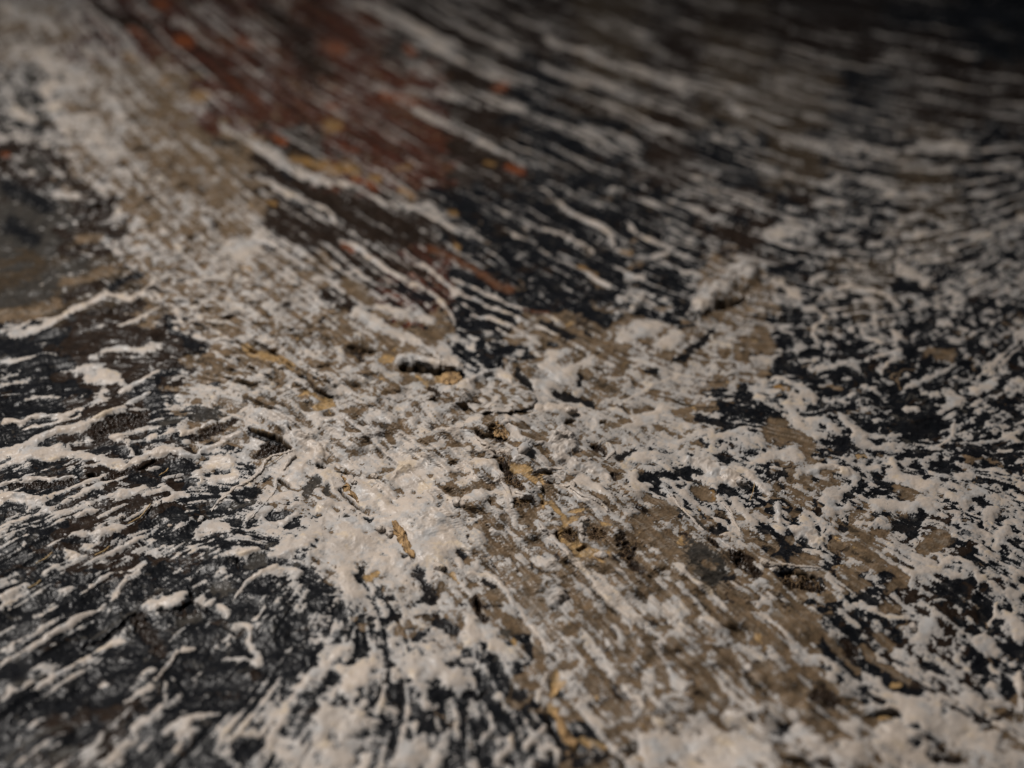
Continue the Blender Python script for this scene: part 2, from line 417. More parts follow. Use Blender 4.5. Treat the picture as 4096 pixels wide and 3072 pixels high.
FEAT['T21'] = """L130:180,340 270,260 360,200 460,160;B22:220,240 330,180;H18:280,385 380,335 450,290;W60:150,370 220,370;W40:620,200 700,250 780,300
K60:640,120 720,100 800,80;K60:20,350 80,350;W55:1430,110 1520,140 1590,200;W35:880,200 960,150;W20:1100,60 1180,100
R22:900,310 1000,250 1100,220 1220,240 1320,270 1420,340;K60:1050,330 1150,280;W26:1200,310 1280,320;K60:1400,200 1500,250 1600,290
R16:860,560 900,480 960,420 880,350;R14:900,600 870,520;R14:1180,520 1250,580 1340,620;R14:1050,720 1200,700 1300,680 1440,650
R20:1440,660 1350,720 1310,800;K60:1080,620 1160,600;K50:1050,760 1150,800;K50:680,680 780,760 900,820;K60:400,930 440,900
K50:150,1050 220,1100 350,1090;K40:60,680 200,560 250,500;B60:560,500 600,620;W45:760,860 850,900 880,930;W40:640,810 720,830
W40:520,920 560,930;Y20:640,860 720,880;K50:430,950 490,960;K12:400,1130 500,1080 600,1050 680,1030;W25:130,1150 250,1200 350,1170 450,1140
W40:720,960 760,1060 820,1140 900,1180;W60:870,1080 950,1100 1000,1140;B60:630,1100 690,1100;B80:600,1170 750,1180 850,1230
W35:1070,1060 1100,1120 1200,1180;K100:1450,1120 1600,1120 1700,1100;K70:1200,1080 1250,1100;R40:1460,1000 1540,1000;W60:1750,920 1820,960
R14:1560,1240 1650,1240 1760,1180 1780,1080;K50:1040,1280 1060,1240;O25:1150,1300 1200,1290;W40:1150,1190 1220,1230
R45:80,1320 180,1350 280,1390 400,1460 430,1500;W40:420,1600 460,1640;K30:60,1430 140,1400;K40:300,1510 400,1530;B50:150,1500 250,1560
W50:520,1340 640,1300 760,1290 800,1330;K40:520,1370 560,1400;K45:620,1460 700,1430;W42:780,1420 900,1380 1000,1370 1100,1400 1140,1450 1100,1530 950,1600
K22:870,1450 910,1450;B36:920,1470 990,1465;K60:1130,1550 1200,1500;W30:960,1640 1100,1640;W45:1380,1340 1400,1420 1500,1470 1620,1500 1730,1570
W60:1280,1610 1450,1620 1600,1600;K60:1330,1480 1450,1550;B50:1420,1500 1520,1560;W50:1800,1440 1880,1420;W60:1750,1600 1850,1620
K60:1680,1390 1720,1350;W25:2060,1260 2150,1250;K25:2120,1270 2200,1300;K30:1950,1580 1950,1650;W60:1900,880 2000,850
R10:1920,800 2050,700 2212,540;R10:1980,800 2212,600;K8:1940,820 2060,720 2212,570;B50:1600,650 1750,680;K45:1530,600 1580,600
W30:1380,500 1450,560;W16:1800,500 1900,540 1790,580;K20:1820,530 1860,530"""
FEAT['T02'] = """W50:330,270 450,190 600,200 750,150;K28:400,240 560,240;W35:420,300 480,330;W40:290,430 350,380;W20:160,280 170,180;W50:280,20 400,50
R25:480,90 560,40 620,30;W60:20,600 80,560 160,520;W35:380,560 450,540;W70:60,1250 200,1150 330,1080;W60:420,1330 560,1230 700,1130;W50:120,1430 260,1340;W60:560,1600 640,1480;R32:0,1010 100,960 220,900 330,830 420,770 520,700 640,630 740,570
R24:740,570 800,470 870,410 920,350;R20:520,560 600,500 700,440 820,400 880,370;W28:940,290 1000,280;R14:0,930 120,870 270,780
K60:380,680 500,640 600,560;K60:100,1080 300,960 500,860
R18:330,1080 450,1010 580,910 700,850 800,830;G12:580,820 700,750 870,660;H10:520,880 650,830 780,740 860,680
R28:970,1100 1050,1010 1110,930 1160,900 1240,880;W34:800,1260 880,1180 950,1130;K120:600,1050 800,1000;D90:900,720 1000,900
W40:970,620 1080,580 1150,540;H9:1190,520 1210,600 1330,660;H10:1210,600 1120,650 1000,650;G50:1100,720 1250,690;K40:950,700 1050,690
W45:1230,600 1400,620 1450,680;R20:1480,590 1560,490 1650,430 1750,370;G60:1350,520 1450,520;G60:1590,390 1650,350;R22:1530,320 1600,290 1640,290
H8:1510,330 1510,390;W55:1750,270 1900,230 2000,150;R22:1750,330 1900,270 1990,230;K55:1820,130 1880,100;K40:1700,80 1800,50
W30:1560,90 1700,20 1660,40;W55:1300,110 1420,130;K80:1100,200 1200,180;W28:1640,140 1740,110 1880,60;W80:2120,300 2180,400 2212,500
K140:1950,450 2000,600;K110:1780,750 1820,760;K95:1700,900 1850,850;W40:1560,760 1590,880 1640,980 1500,960 1400,960
W30:1360,860 1450,790 1540,740;W20:1600,720 1680,620;W18:1090,1090 1180,1080 1280,1030;W20:1240,1100 1210,1200 1150,1270
W18:1040,1120 1040,1240;K60:1130,1120 1180,1180;W45:680,1640 750,1560 830,1450 900,1360 970,1330;R26:950,1370 1000,1300 1040,1240
W40:1040,1450 1150,1370 1250,1350 1400,1330;K80:1200,1260 1400,1280 1550,1260;W40:1100,1560 1180,1450 1200,1380;K50:1000,1540 1080,1490
W30:1430,1500 1530,1440 1640,1460 1740,1350 1840,1220;W45:1850,1220 1940,1110 2050,1010 2180,900;K100:1750,1050 1900,1000
K80:2080,1100 2120,1100;W60:2030,1260 2050,1400 2000,1500 2080,1580 2200,1600;W110:2100,1350 2140,1350;K50:2080,1480 2120,1490
K100:1560,1540 1650,1540;W60:1780,1560 1900,1620;W30:1700,1480 1900,1500;G20:0,1230 150,1130 300,1100;G20:50,1600 200,1480 400,1400
K120:200,1300 400,1250 600,1200;K100:450,1500 600,1420;G50:350,1590 450,1560"""
FEAT['T12'] = """O60:1420,190 1560,300 1700,330;W120:60,130 160,250;W90:330,330 250,380;W120:560,300 650,120;W100:120,560 60,500;L110:1330,500 1380,600;W100:850,750 850,850;W80:950,800 1000,900
W110:80,1150 150,1050 200,1000;W120:480,1020 600,1040;W110:120,1350 60,1450;W110:500,1560 430,1620;W80:760,1080 700,1110
K55:530,420 560,500 600,590 510,620;K65:330,740 390,680;K40:230,560 270,590 350,590;K60:20,640 30,700;K60:130,920 180,890;K28:270,900 300,920
K30:160,400 130,480;O30:190,460 250,430;G30:280,320 310,330;K20:410,340 440,345;G25:50,70 80,75;K24:180,80 210,95
O20:730,430 760,500;D40:870,600 900,680 950,720;H20:880,610 910,670;B50:950,560 1030,600;K40:920,490 980,520;B60:1090,720 1180,780
K50:1180,830 1200,900;O26:1100,860 1120,880;K28:1060,870 1080,880;G36:1040,800 1070,810;B45:1200,440 1240,520;B55:960,260 1100,270
B38:870,140 940,160;B40:1040,70 1070,75;B38:1160,90 1190,95;K14:1225,360 1235,385;B28:1270,210 1290,230;R22:1300,190 1400,240 1480,330 1530,400 1590,440
R18:1600,520 1700,600 1800,690 1880,750;R20:830,430 950,440 1040,500 1090,570 1120,640;R25:1160,690 1230,780 1300,850 1330,930;R20:780,400 760,330
D60:1800,220 1850,290 1900,400;B80:1900,80 2000,180 2100,280;B60:2050,580 2150,560;K22:2020,650 2040,655;W40:1950,560 2000,640 2080,700
K60:620,1200 700,1190;K45:350,1190 380,1250;K40:300,1390 350,1420 330,1560 310,1600;K40:530,1390 550,1410;K85:870,1340 920,1400;K35:770,1320 800,1330
K60:690,1620 730,1610;K50:880,1050 890,1090;K60:1140,1200 1160,1180;K50:1050,1330 1080,1320;K60:900,1560 980,1520;K50:1080,1560 1120,1500
K60:1180,1620 1250,1560;K45:680,760 740,790;K30:600,740 680,800;K28:810,950 840,950;K25:530,1060 560,1060;K40:1350,1150 1370,1130
H8:330,1080 280,1170 220,1290;H8:300,960 350,1020;H8:820,1160 900,1180 950,1150;H7:680,1010 760,1000;R30:920,1480 980,1400 970,1300
R30:980,1640 1080,1550 1110,1470;R30:1180,1540 1280,1460 1330,1370;R22:1250,1230 1300,1120 1330,1060;R25:1320,1500 1390,1560 1370,1640
O30:1400,1060 1360,1180 1450,1110;O36:1340,1250 1400,1350 1430,1450 1500,1530;O30:1550,1490 1680,1530;H22:1310,1270 1330,1400 1430,1560
K50:1500,1620 1620,1600 1700,1580;B55:1460,780 1500,790;B45:1700,720 1750,730;R26:1900,850 2030,900 2080,1000 2120,1100
B38:1950,850 2030,960 2070,1060 2100,1170;B55:1850,920 1840,1020;R20:1680,1000 1760,1080 1850,1170;B55:1780,1090 1820,1100;B60:1720,1250 1820,1300
B48:1620,1130 1600,1180;R20:1900,1220 1930,1300;B45:1940,1290 1980,1280;B40:1560,950 1600,1000;W60:1550,1250 1600,1350 1650,1400
W150:2000,1500 2100,1520;O24:1910,1590 1930,1595;W80:1730,870 1770,870;B40:1700,330 1850,450 1950,560;B36:1480,560 1600,680 1720,830 1800,960;B40:2020,380 2150,470;W60:2130,1130 2180,1130"""
FEAT['T22'] = """R24:20,370 90,440 160,520 250,600 340,660;R20:400,630 500,680 600,720 680,800 740,870 800,950
R22:160,720 280,780 390,830 440,900 540,970 640,1080 740,1180 820,1250;R16:170,860 280,870 370,860 360,800
B65:500,730 600,850 700,950 750,1030;B48:620,680 720,770 800,850;B55:100,480 180,560;D50:380,330 470,380 520,430;K28:330,460 380,430
K60:270,130 330,130;B36:720,200 760,210;B70:780,350 900,350;W25:640,0 680,80 720,100;K80:1420,110 1500,150 1550,60
B105:1600,260 1700,220;B40:1210,180 1250,190;W36:1560,440 1660,410 1750,350 1860,400 1920,470 2050,520 2200,570;W30:1130,620 1280,660 1400,710 1480,710
W24:1440,420 1560,440;K95:1680,520 1780,560;K80:1950,620 1980,700;B60:1100,480 1200,500;B60:1350,530 1450,480;K40:1180,580 1280,540
B35:1300,650 1420,650;W60:1550,820 1620,740;W110:1950,850 2000,900;W80:2100,700 2180,800;R16:1980,770 2030,680 2050,610;W60:2050,220 2100,150
W70:1960,60 2000,70;K40:1930,80 1950,90;K40:2140,260 2180,260;W55:850,980 950,970 1020,1030;W50:980,1100 1020,1110;B75:800,1060 850,1060
D80:900,1200 1000,1250;D70:1080,880 1120,950;B50:1280,820 1380,880;K70:980,870 1000,960;K60:1250,1030 1350,1100 1450,1180 1550,1200
W50:1230,1090 1320,1140 1400,1200 1500,1260 1600,1300;W30:1260,950 1350,990 1450,1050;O22:1380,1130 1420,1140;R30:1160,1300 1280,1290 1380,1300
O22:1290,1350 1360,1345;H12:1260,1330 1330,1310 1420,1350;W70:780,1400 850,1470 930,1540;W140:200,1500 400,1550;W60:350,1320 450,1370 560,1400 650,1450
B70:150,1110 250,1150;B60:520,1050 600,1090;K55:650,1430 700,1400;B55:280,1250 320,1260;H14:620,1540 720,1590 830,1620;W90:1050,1580 1200,1600
B40:950,1500 1100,1450 1250,1540 1300,1620;W110:1350,1450 1420,1550;W40:1060,1390 1200,1420;D30:1540,1480 1650,1500 1720,1560;D50:1600,1620 1800,1620
W85:1500,1350 1650,1400 1800,1450 2000,1550;D30:1700,1270 1850,1350 1950,1380 2150,1300;K38:2120,1200 2150,1130;B40:100,300 250,430 380,560 480,700;B30:760,620 900,760 1020,900 1150,1050;B36:200,640 330,760 430,860;B34:560,1000 700,1150 850,1300 950,1450
B40:1180,900 1320,1020 1480,1120;R45:2180,1050 2180,1200 2212,1300
W36:2000,1100 2060,1230;K55:1930,980 1970,990;K50:1600,1000 1700,1060;W30:1960,1240 2090,1250;G150:150,300 250,420"""
FEAT['A'] = """H16:1240,1040 1380,1040;H14:1260,1250 1340,1345 1480,1450 1600,1540
L120:330,430 420,450 550,520 700,590;L110:850,720 1000,830 1050,900;D110:450,800 550,850 600,780;K70:300,640 420,700 560,740
H46:280,590 400,645 500,685 620,715 725,825;H34:722,605 738,625;W55:790,830 650,880 520,910;X35:780,830 650,885 520,905 440,960 400,1050 300,1140 220,1190 100,1230 30,1310 -80,1400 -160,1480
X62:770,890 700,970 640,1060;W100:850,980 800,1080 730,1150;H18:600,1150 720,1215;H25:1010,985 1110,1005;K110:150,1330 300,1330;K85:540,1570 580,1560
X20:560,1150 560,1220 500,1330 420,1440 330,1550 270,1600;W60:450,1370 600,1320 700,1300;R26:200,1380 280,1400;K60:700,1420 800,1360
K60:750,1600 850,1570;G110:900,1280 1000,1150;G60:1130,1230 1130,1310;R24:1170,1120 1190,1230 1250,1330;K25:1270,1240 1290,1270;K40:1590,1590 1620,1600
G36:1340,1550 1380,1560;W90:1050,1450 1200,1550;O40:880,180 1000,250 1150,330;O25:1150,370 1160,400;B30:890,370 920,400;K28:1000,190 1180,240
B50:1380,80 1450,120;B26:1580,80 1600,110;B40:1400,210 1440,230;B42:1380,400 1450,400 1570,360;B46:1930,500 2020,590;B42:1830,640 1860,720
B45:2000,430 2030,440;B40:2130,700 2160,710;B28:1370,620 1490,650;B36:1750,740 1800,790;B55:1180,860 1170,930;B40:1230,1000 1290,1010
B58:1760,1030 1840,1030;B45:1600,1110 1700,1120;O20:1630,1190 1670,1195;R55:1870,1120 1930,1040 2030,1010;B45:2080,920 2120,930
B40:1930,1240 1990,1310;B28:2090,1280 2110,1290;K22:840,20 890,25;K25:970,40 1010,60;H14:170,60 300,100 400,70
W60:1000,480 1300,500;W70:1600,480 1700,430;G40:1380,1240 1300,1140;R40:150,0 200,30;W80:1500,1280 1700,1360 1850,1500"""
FEAT['B'] = """O46:920,470 1080,560 1230,620;O40:1380,860 1500,980 1560,1080;D60:880,400 960,600 1060,680;R45:100,20 300,60 480,100 600,170 700,270;X48:560,150 640,220 710,280 770,325;B55:280,190 400,220 500,230;B55:260,330 330,390
B46:600,330 640,340;B28:530,310 530,360;B36:30,150 70,150;B30:150,110 190,115;B70:40,540 70,570;R45:520,430 680,420 780,500 850,570 790,620
X55:800,500 850,580 860,660 920,760 945,860 960,950;B90:220,700 400,740 550,690 700,700;W18:330,650 420,640 480,610;B38:300,550 400,560;B40:720,560 750,580
W80:470,800 600,760;B32:480,890 530,900;R35:340,880 400,870;H20:695,715 715,718;B55:750,830 780,835;H12:735,850 745,880;B36:860,1000 930,1060
B55:1070,980 1070,1080;B32:560,1110 640,1170;K18:560,1085 580,1095;K14:670,1120 690,1125;B46:720,1330 800,1370 930,1370 1010,1370
D60:870,380 860,450;D60:940,560 1000,640;H28:900,610 960,615;H24:760,385 800,395;X45:985,745 1080,790 1175,795;H46:1000,835 1150,850
D50:1000,860 1050,880;X38:1250,510 1380,490 1510,485;H16:1260,540 1400,535;O58:1000,500 1150,510;O48:1290,560 1300,640;D30:1360,630 1400,640
O40:1250,780 1310,870;H22:1280,860 1300,850;H18:1330,740 1345,760;O28:1420,930 1450,940;H14:1410,990 1425,985;O38:1580,980 1650,960 1750,950
O30:1620,1050 1680,1050;B20:950,300 930,450;D105:1560,1200 1600,1220;D105:1880,1230 1930,1230;O38:1480,1150 1530,1100 1600,1080
O28:1600,1350 1700,1400;O28:1950,1100 2050,1110;H40:1690,1370 1780,1340;H26:1590,1170 1620,1200;X48:1720,1100 1730,1200 1745,1290;D80:2130,1300 2170,1310
D60:2160,1200 2180,1210;X50:1465,675 1560,705 1640,650 1620,730 1750,800 1850,840 1950,900 2040,985;H16:1450,735 1600,790
W180:1480,200 1540,220;R60:1450,330 1650,400 1800,480 1950,530 2050,580;R50:900,0 980,120 1100,200 1200,240;W100:1000,350 1130,310
B55:1050,30 1130,50;B65:1300,120 1370,200;D70:1880,220 1920,240;X42:2020,170 2090,280 2000,380;D60:2070,530 2090,540;D80:750,60 830,150
X52:1250,1060 1340,1180 1450,1310 1560,1420 1620,1520 1700,1620;H10:930,1400 1000,1520 1040,1620;H22:555,40 610,120 650,180;H20:780,335 850,430 890,540 950,640;H16:1440,1150 1500,1300;H18:2060,540 2110,600;K22:460,1250 480,1255;K55:390,1410 420,1430
B38:1270,1290 1300,1290;B55:1110,1600 1150,1600;K22:1185,1540 1190,1590;R38:700,1180 830,1200;W120:1250,1500 1400,1560;W90:100,1000 200,1100
G30:1700,1100 1800,1110;R24:2160,420 2200,440;W70:1700,600 1850,680 2000,740;K18:1960,700 2020,730"""
FEAT['C'] = """R115:400,100 600,170 800,260 950,370 1000,420;K60:300,250 450,230 540,240;K75:50,270 80,380;K55:780,420 900,470
W60:950,530 1000,640 1100,740 1180,790;W80:1220,720 1270,730;R46:1000,220 1100,290 1200,400 1350,500;K22:1180,600 1220,605;K40:1620,650 1660,650
K22:990,550 1010,552;K36:1190,500 1100,360;X32:150,400 230,500 300,590 400,690 500,800 590,890;X32:800,570 900,660 930,780 1000,890
K28:380,570 440,620;Y40:690,450 710,520;O28:530,590 560,620;K42:780,790 850,820;R40:780,920 920,900;X30:760,970 850,1050 960,1125
D70:880,1120 1100,1200;K105:1230,880 1350,900;K85:1400,960 1480,1030;H20:1000,1120 1030,1130;R42:1400,580 1430,700 1450,780
L100:1600,870 1740,920 1880,1000;W46:1700,1080 1850,1130 1960,1160;X68:1220,1230 1330,1290 1440,1280;X36:1430,1265 1600,1285 1750,1305 1900,1320
H55:1450,1350 1580,1360 1700,1390 1850,1420;D85:1500,1450 1700,1490 1900,1530;W46:1960,1380 2020,1480 2100,1560;K55:830,1390 880,1400
W80:1150,1500 1250,1480;R55:270,1290 400,1390 500,1480 620,1560 700,1620;W55:160,1370 200,1380;B110:50,700 200,740;B75:180,900 220,920
B55:230,1100 270,1110;R46:30,1100 140,1160;R56:1750,270 1900,200 2050,200 2200,280;K55:1300,310 1280,200 1400,190;K55:1440,400 1480,410
B50:1380,440 1430,450;B26:1780,430 1900,360;K32:1820,340 1850,345;K28:1820,560 1840,620;K34:2160,500 2160,600;W110:2000,450 2000,700
K60:2130,850 2170,860;W95:1500,80 1600,100;G60:300,650 600,850;B60:600,1250 700,1300;D40:700,1000 760,1060"""


def parse(txt, tile):
    ox, oy, s = TILES[tile]
    for item in txt.replace('\n', ';').split(';'):
        item = item.strip()
        if not item:
            continue
        head, pts = item.split(':')
        kind, w = head[0], float(head[1:])
        if w < 3:
            continue
        P = np.array([[float(a) for a in q.split(',')] for q in pts.split()], np.float32)
        P[:, 0] = ox + P[:, 0] * s
        P[:, 1] = oy + P[:, 1] * s
        yield kind, w * s * 0.5, P


# wandering of the borders, in pixels of the photograph
EU = (wx * 0.8 + WX * 0.35) / PX
EV = (wy * 0.6 + WY * 0.25) / PX
edge = 0.12 * i_fine + 0.20 * i_mid + .03 * i_tiny + far * st * (.30 * c_mid + .35 * c_fine)
wvar = np.clip(1 + .42 * fbm(X, Y, 3.4, 3, 481, .6), .3, 2.0)
jag = 0.30 * fbm(X, Y, 2.0, 4, 451, .60) + .18 * c_mid + .14 * c_fine
tubes = []


def splat(kind, r, P, tile):
    global F
    pad = r * 2.2 + 50
    j0, j1 = np.searchsorted(US, [P[:, 0].min() - pad, P[:, 0].max() + pad])
    i0, i1 = np.searchsorted(VS, [P[:, 1].min() - pad, P[:, 1].max() + pad])
    if j1 - j0 < 3 or i1 - i0 < 3:
        return
    S = np.s_[i0:i1, j0:j1]
    k = 1.0 if kind not in 'RXH' else 0.55
    k = min(k, .35 + r / 30)
    soft = .84 if tile in ('T00', 'T10', 'T20') else 1.0
    u = U[S] + EU[S] * k
    v = V[S] + EV[S] * k
    d = np.full(u.shape, 1e9, np.float32)
    seg = P if len(P) > 1 else np.vstack([P, P + .01])
    L = np.sqrt(((seg[1:] - seg[:-1]) ** 2).sum(1))
    tot = max(L.sum(), 1e-3)
    acc = 0.0
    for a, b, l in zip(seg[:-1], seg[1:], L):
        ab = b - a
        t = np.clip(((u - a[0]) * ab[0] + (v - a[1]) * ab[1]) / max(l * l, 1e-6), 0, 1)
        dd = np.sqrt((u - a[0] - t * ab[0]) ** 2 + (v - a[1] - t * ab[1]) ** 2)
        g = (acc + t * l) / tot
        taper = 1.0
        if kind in 'RXH' and tot > r * 5:
            taper = 0.45 + 0.55 * np.sqrt(np.clip(np.minimum(g, 1 - g) * 4, 0, 1))
        dd = dd / (r * taper * (wvar[S] if kind in 'RX' and tot > r * 4 else 1.0))
        d = np.minimum(d, dd)
        acc += l
    d = d + edge[S] * (0.55 if kind in 'RXH' else 1.0) * (1.0 if kind != 'H' else .5)
    if kind == 'W':
        d = d + jag[S] * min(1.0, .45 + r / 25)
    elif kind in 'KBDGOTSY':
        d = d + jag[S] * .55
    elif kind == 'R':
        d = d + jag[S] * .35
    mm = PX[S] * r                                   # radius in mm
    p = 1 - sstep(0.62, 1.30, d)
    dome = np.sqrt(np.clip(1 - (d / 1.15) ** 2, 0, 1))
    f = F[S]
    if kind == 'W':
        F[S] = f + (1.05 + 0.42 * f - f) * p * .84 * soft
        add[S] += p * np.minimum(0.06 + mm * .06, .22)
        smooth[S] = np.maximum(smooth[S], p * .6)
    elif kind == 'L':
        F[S] = f + (.75 + .55 * f - f) * p * .8
        add[S] += np.sqrt(np.clip(1 - (d / 1.3) ** 2, 0, 1)) * np.minimum(mm * .75, 2.4) * (1 + .22 * i_mid[S] + .15 * c_big[S])
    elif kind == 'X':
        F[S] = f + (1.3 - f) * (1 - sstep(0.85, 1.5, d)) * .9
        add[S] += dome * mm * .42
        smooth[S] = np.maximum(smooth[S], p)
        if not tubes or tubes[-1][1] is not P:
            tubes.append((r, P))
    elif kind == 'R':
        F[S] = f + (1.30 + .30 * f - f) * p * .92 * soft
        add[S] += dome * np.minimum(mm * (0.50 + .14 * i_mid[S]), 1.5)
        smooth[S] = np.maximum(smooth[S], p)
    elif kind == 'H':
        F[S] = f + (-2.2 - f) * p * .9
        add[S] -= (1 - sstep(0.3, 1.15, d)) * np.clip(mm * 4.2, 1.6, 5.5)
        under[S] += (np.array(COL['D'], np.float32) * .6 - under[S]) * (p * .9)[..., None]  # shade in cracks and below ledges, put into the under colour
        smooth[S] *= 1 - p
    else:
        lo = {'K': -1.2, 'G': -1.15, 'D': -1.3, 'B': -1.05, 'O': -1.2, 'T': -1.0, 'S': -.8, 'Y': -.9}[kind]
        F[S] = f + (lo + 0.35 * f - f) * p * ((.80 - .25 * salt[S].mean()) if kind == 'K' else .88) * (.8 if soft < 1 else 1)
        add[S] -= p * np.minimum(0.04 + mm * .08, .28) * (2.0 if kind == 'D' else 1.0)
        q = (1 - sstep(0.9, 1.5, d)) * .96
        under[S] += (np.array(COL[kind], np.float32) - under[S]) * q[..., None]
        smooth[S] *= 1 - p
    if kind == 'D':
        rough[S] = np.maximum(rough[S], p)


rough = np.zeros_like(X)
for tile in ('T00', 'T10', 'T20', 'T01', 'T11', 'T21', 'T02', 'T12', 'T22', 'A', 'B', 'C'):
    for kind, r, P in parse(FEAT[tile], tile):
        splat(kind, r, P, tile)

isb0 = sstep(.04, .09, under[..., 0])
# the pale paint pulls itself together into webs and smooth patches before it dries
F += .10 * near + .06 * salt - .15 * isb0 + near * (.30 * c_mid + .22 * c_fine) * np.minimum(1, st + .12)
Fb = blur(F, 6)
F = F + near * .66 * (Fb * 1.38 - F)
lace = fbm(X + wx * 2, Y + wy * 2, 1.5, 3, 511, .6)
F += (1 - far) * .30 * lace * np.exp(-(F / .9) ** 2)        # lacy only along the borders
F += (1 - far) * 1.1 * sstep(1.0, 1.8, lace) * sstep(-.2, -.8, F) * (1 - .7 * rough)
del Fb
# fine breaking-up of the pale paint: pores, brush dragging
F += 0.07 * i_fine * calm * (1 - .6 * smooth) + 0.08 * c_fine * (1 - .7 * smooth) + 0.02 * i_tiny * (1 - .5 * smooth)

isbrown = sstep(.04, .09, under[..., 0])
sp1 = gnoise(X / .62 + wx, Y / .62, 281)
sp2 = gnoise(X / .80, Y / .80 + wy, 291)
sp3 = fbm(X, Y, 11, 2, 295)
sp4 = fbm(X * .8 + wx * 1.5 + WX * .3, Y + wy * 1.5, 2.9, 3, 297, .6)
F -= (1.35 * isbrown * (2 * calm - .9) + .5 * (2.4 * calm - 1.1)) * sstep(.85, 1.45, sp4 - .45 * smooth) * sstep(-.1, .5, F)
F = F * (1 - .30 * far) + far * st * (.26 * c_fine + .16 * c_mid)
F += 1.3 * sstep(1.55 - .25 * sp3, 2.1 - .25 * sp3, sp1) * sstep(0, -.5, F) * (1 - .5 * rough) * (1 - .6 * isbrown)
F -= 1.7 * sstep(1.30 + .35 * sp3, 1.75 + .35 * sp3, sp2) * sstep(0, .4, F) * (1 - .85 * smooth)
mott = 1 + .20 * fbm(X + wx, Y + wy, 2.2, 4, 491, .7) + .10 * c_fine
under *= np.clip(mott, .45, 1.7)[..., None]
veil = isbrown * .42 * sstep(-.1, 1.7, .6 * c_mid + .3 * c_fine + .75 * i_mid + .3 * i_fine) * (1 - rough)       # cream dragged thin over the brown
under += (np.array((.235, .21, .18), np.float32) - under) * veil[..., None]
film = sstep(-0.30, 0.34, F)


Fs = blur(F, 7)                      # wet paint levels out: its relief is softer than its outline
add = blur(add, 1)
thick = sstep(-0.3, 1.4, Fs)
Hh = (Hh + add + 0.07 * sstep(-0.2, 0.35, blur(F, 2)) + 0.26 * thick
      + (1 - film) * (0.035 * i_fine + 0.018 * i_tiny)
      + film * (0.020 * i_fine + .004 * i_tiny + 0.03 * d_fine) * (1 - .5 * smooth)
      + rough * (.30 * i_fine + .16 * i_tiny))

# ------------------------------------------------------------------ materials


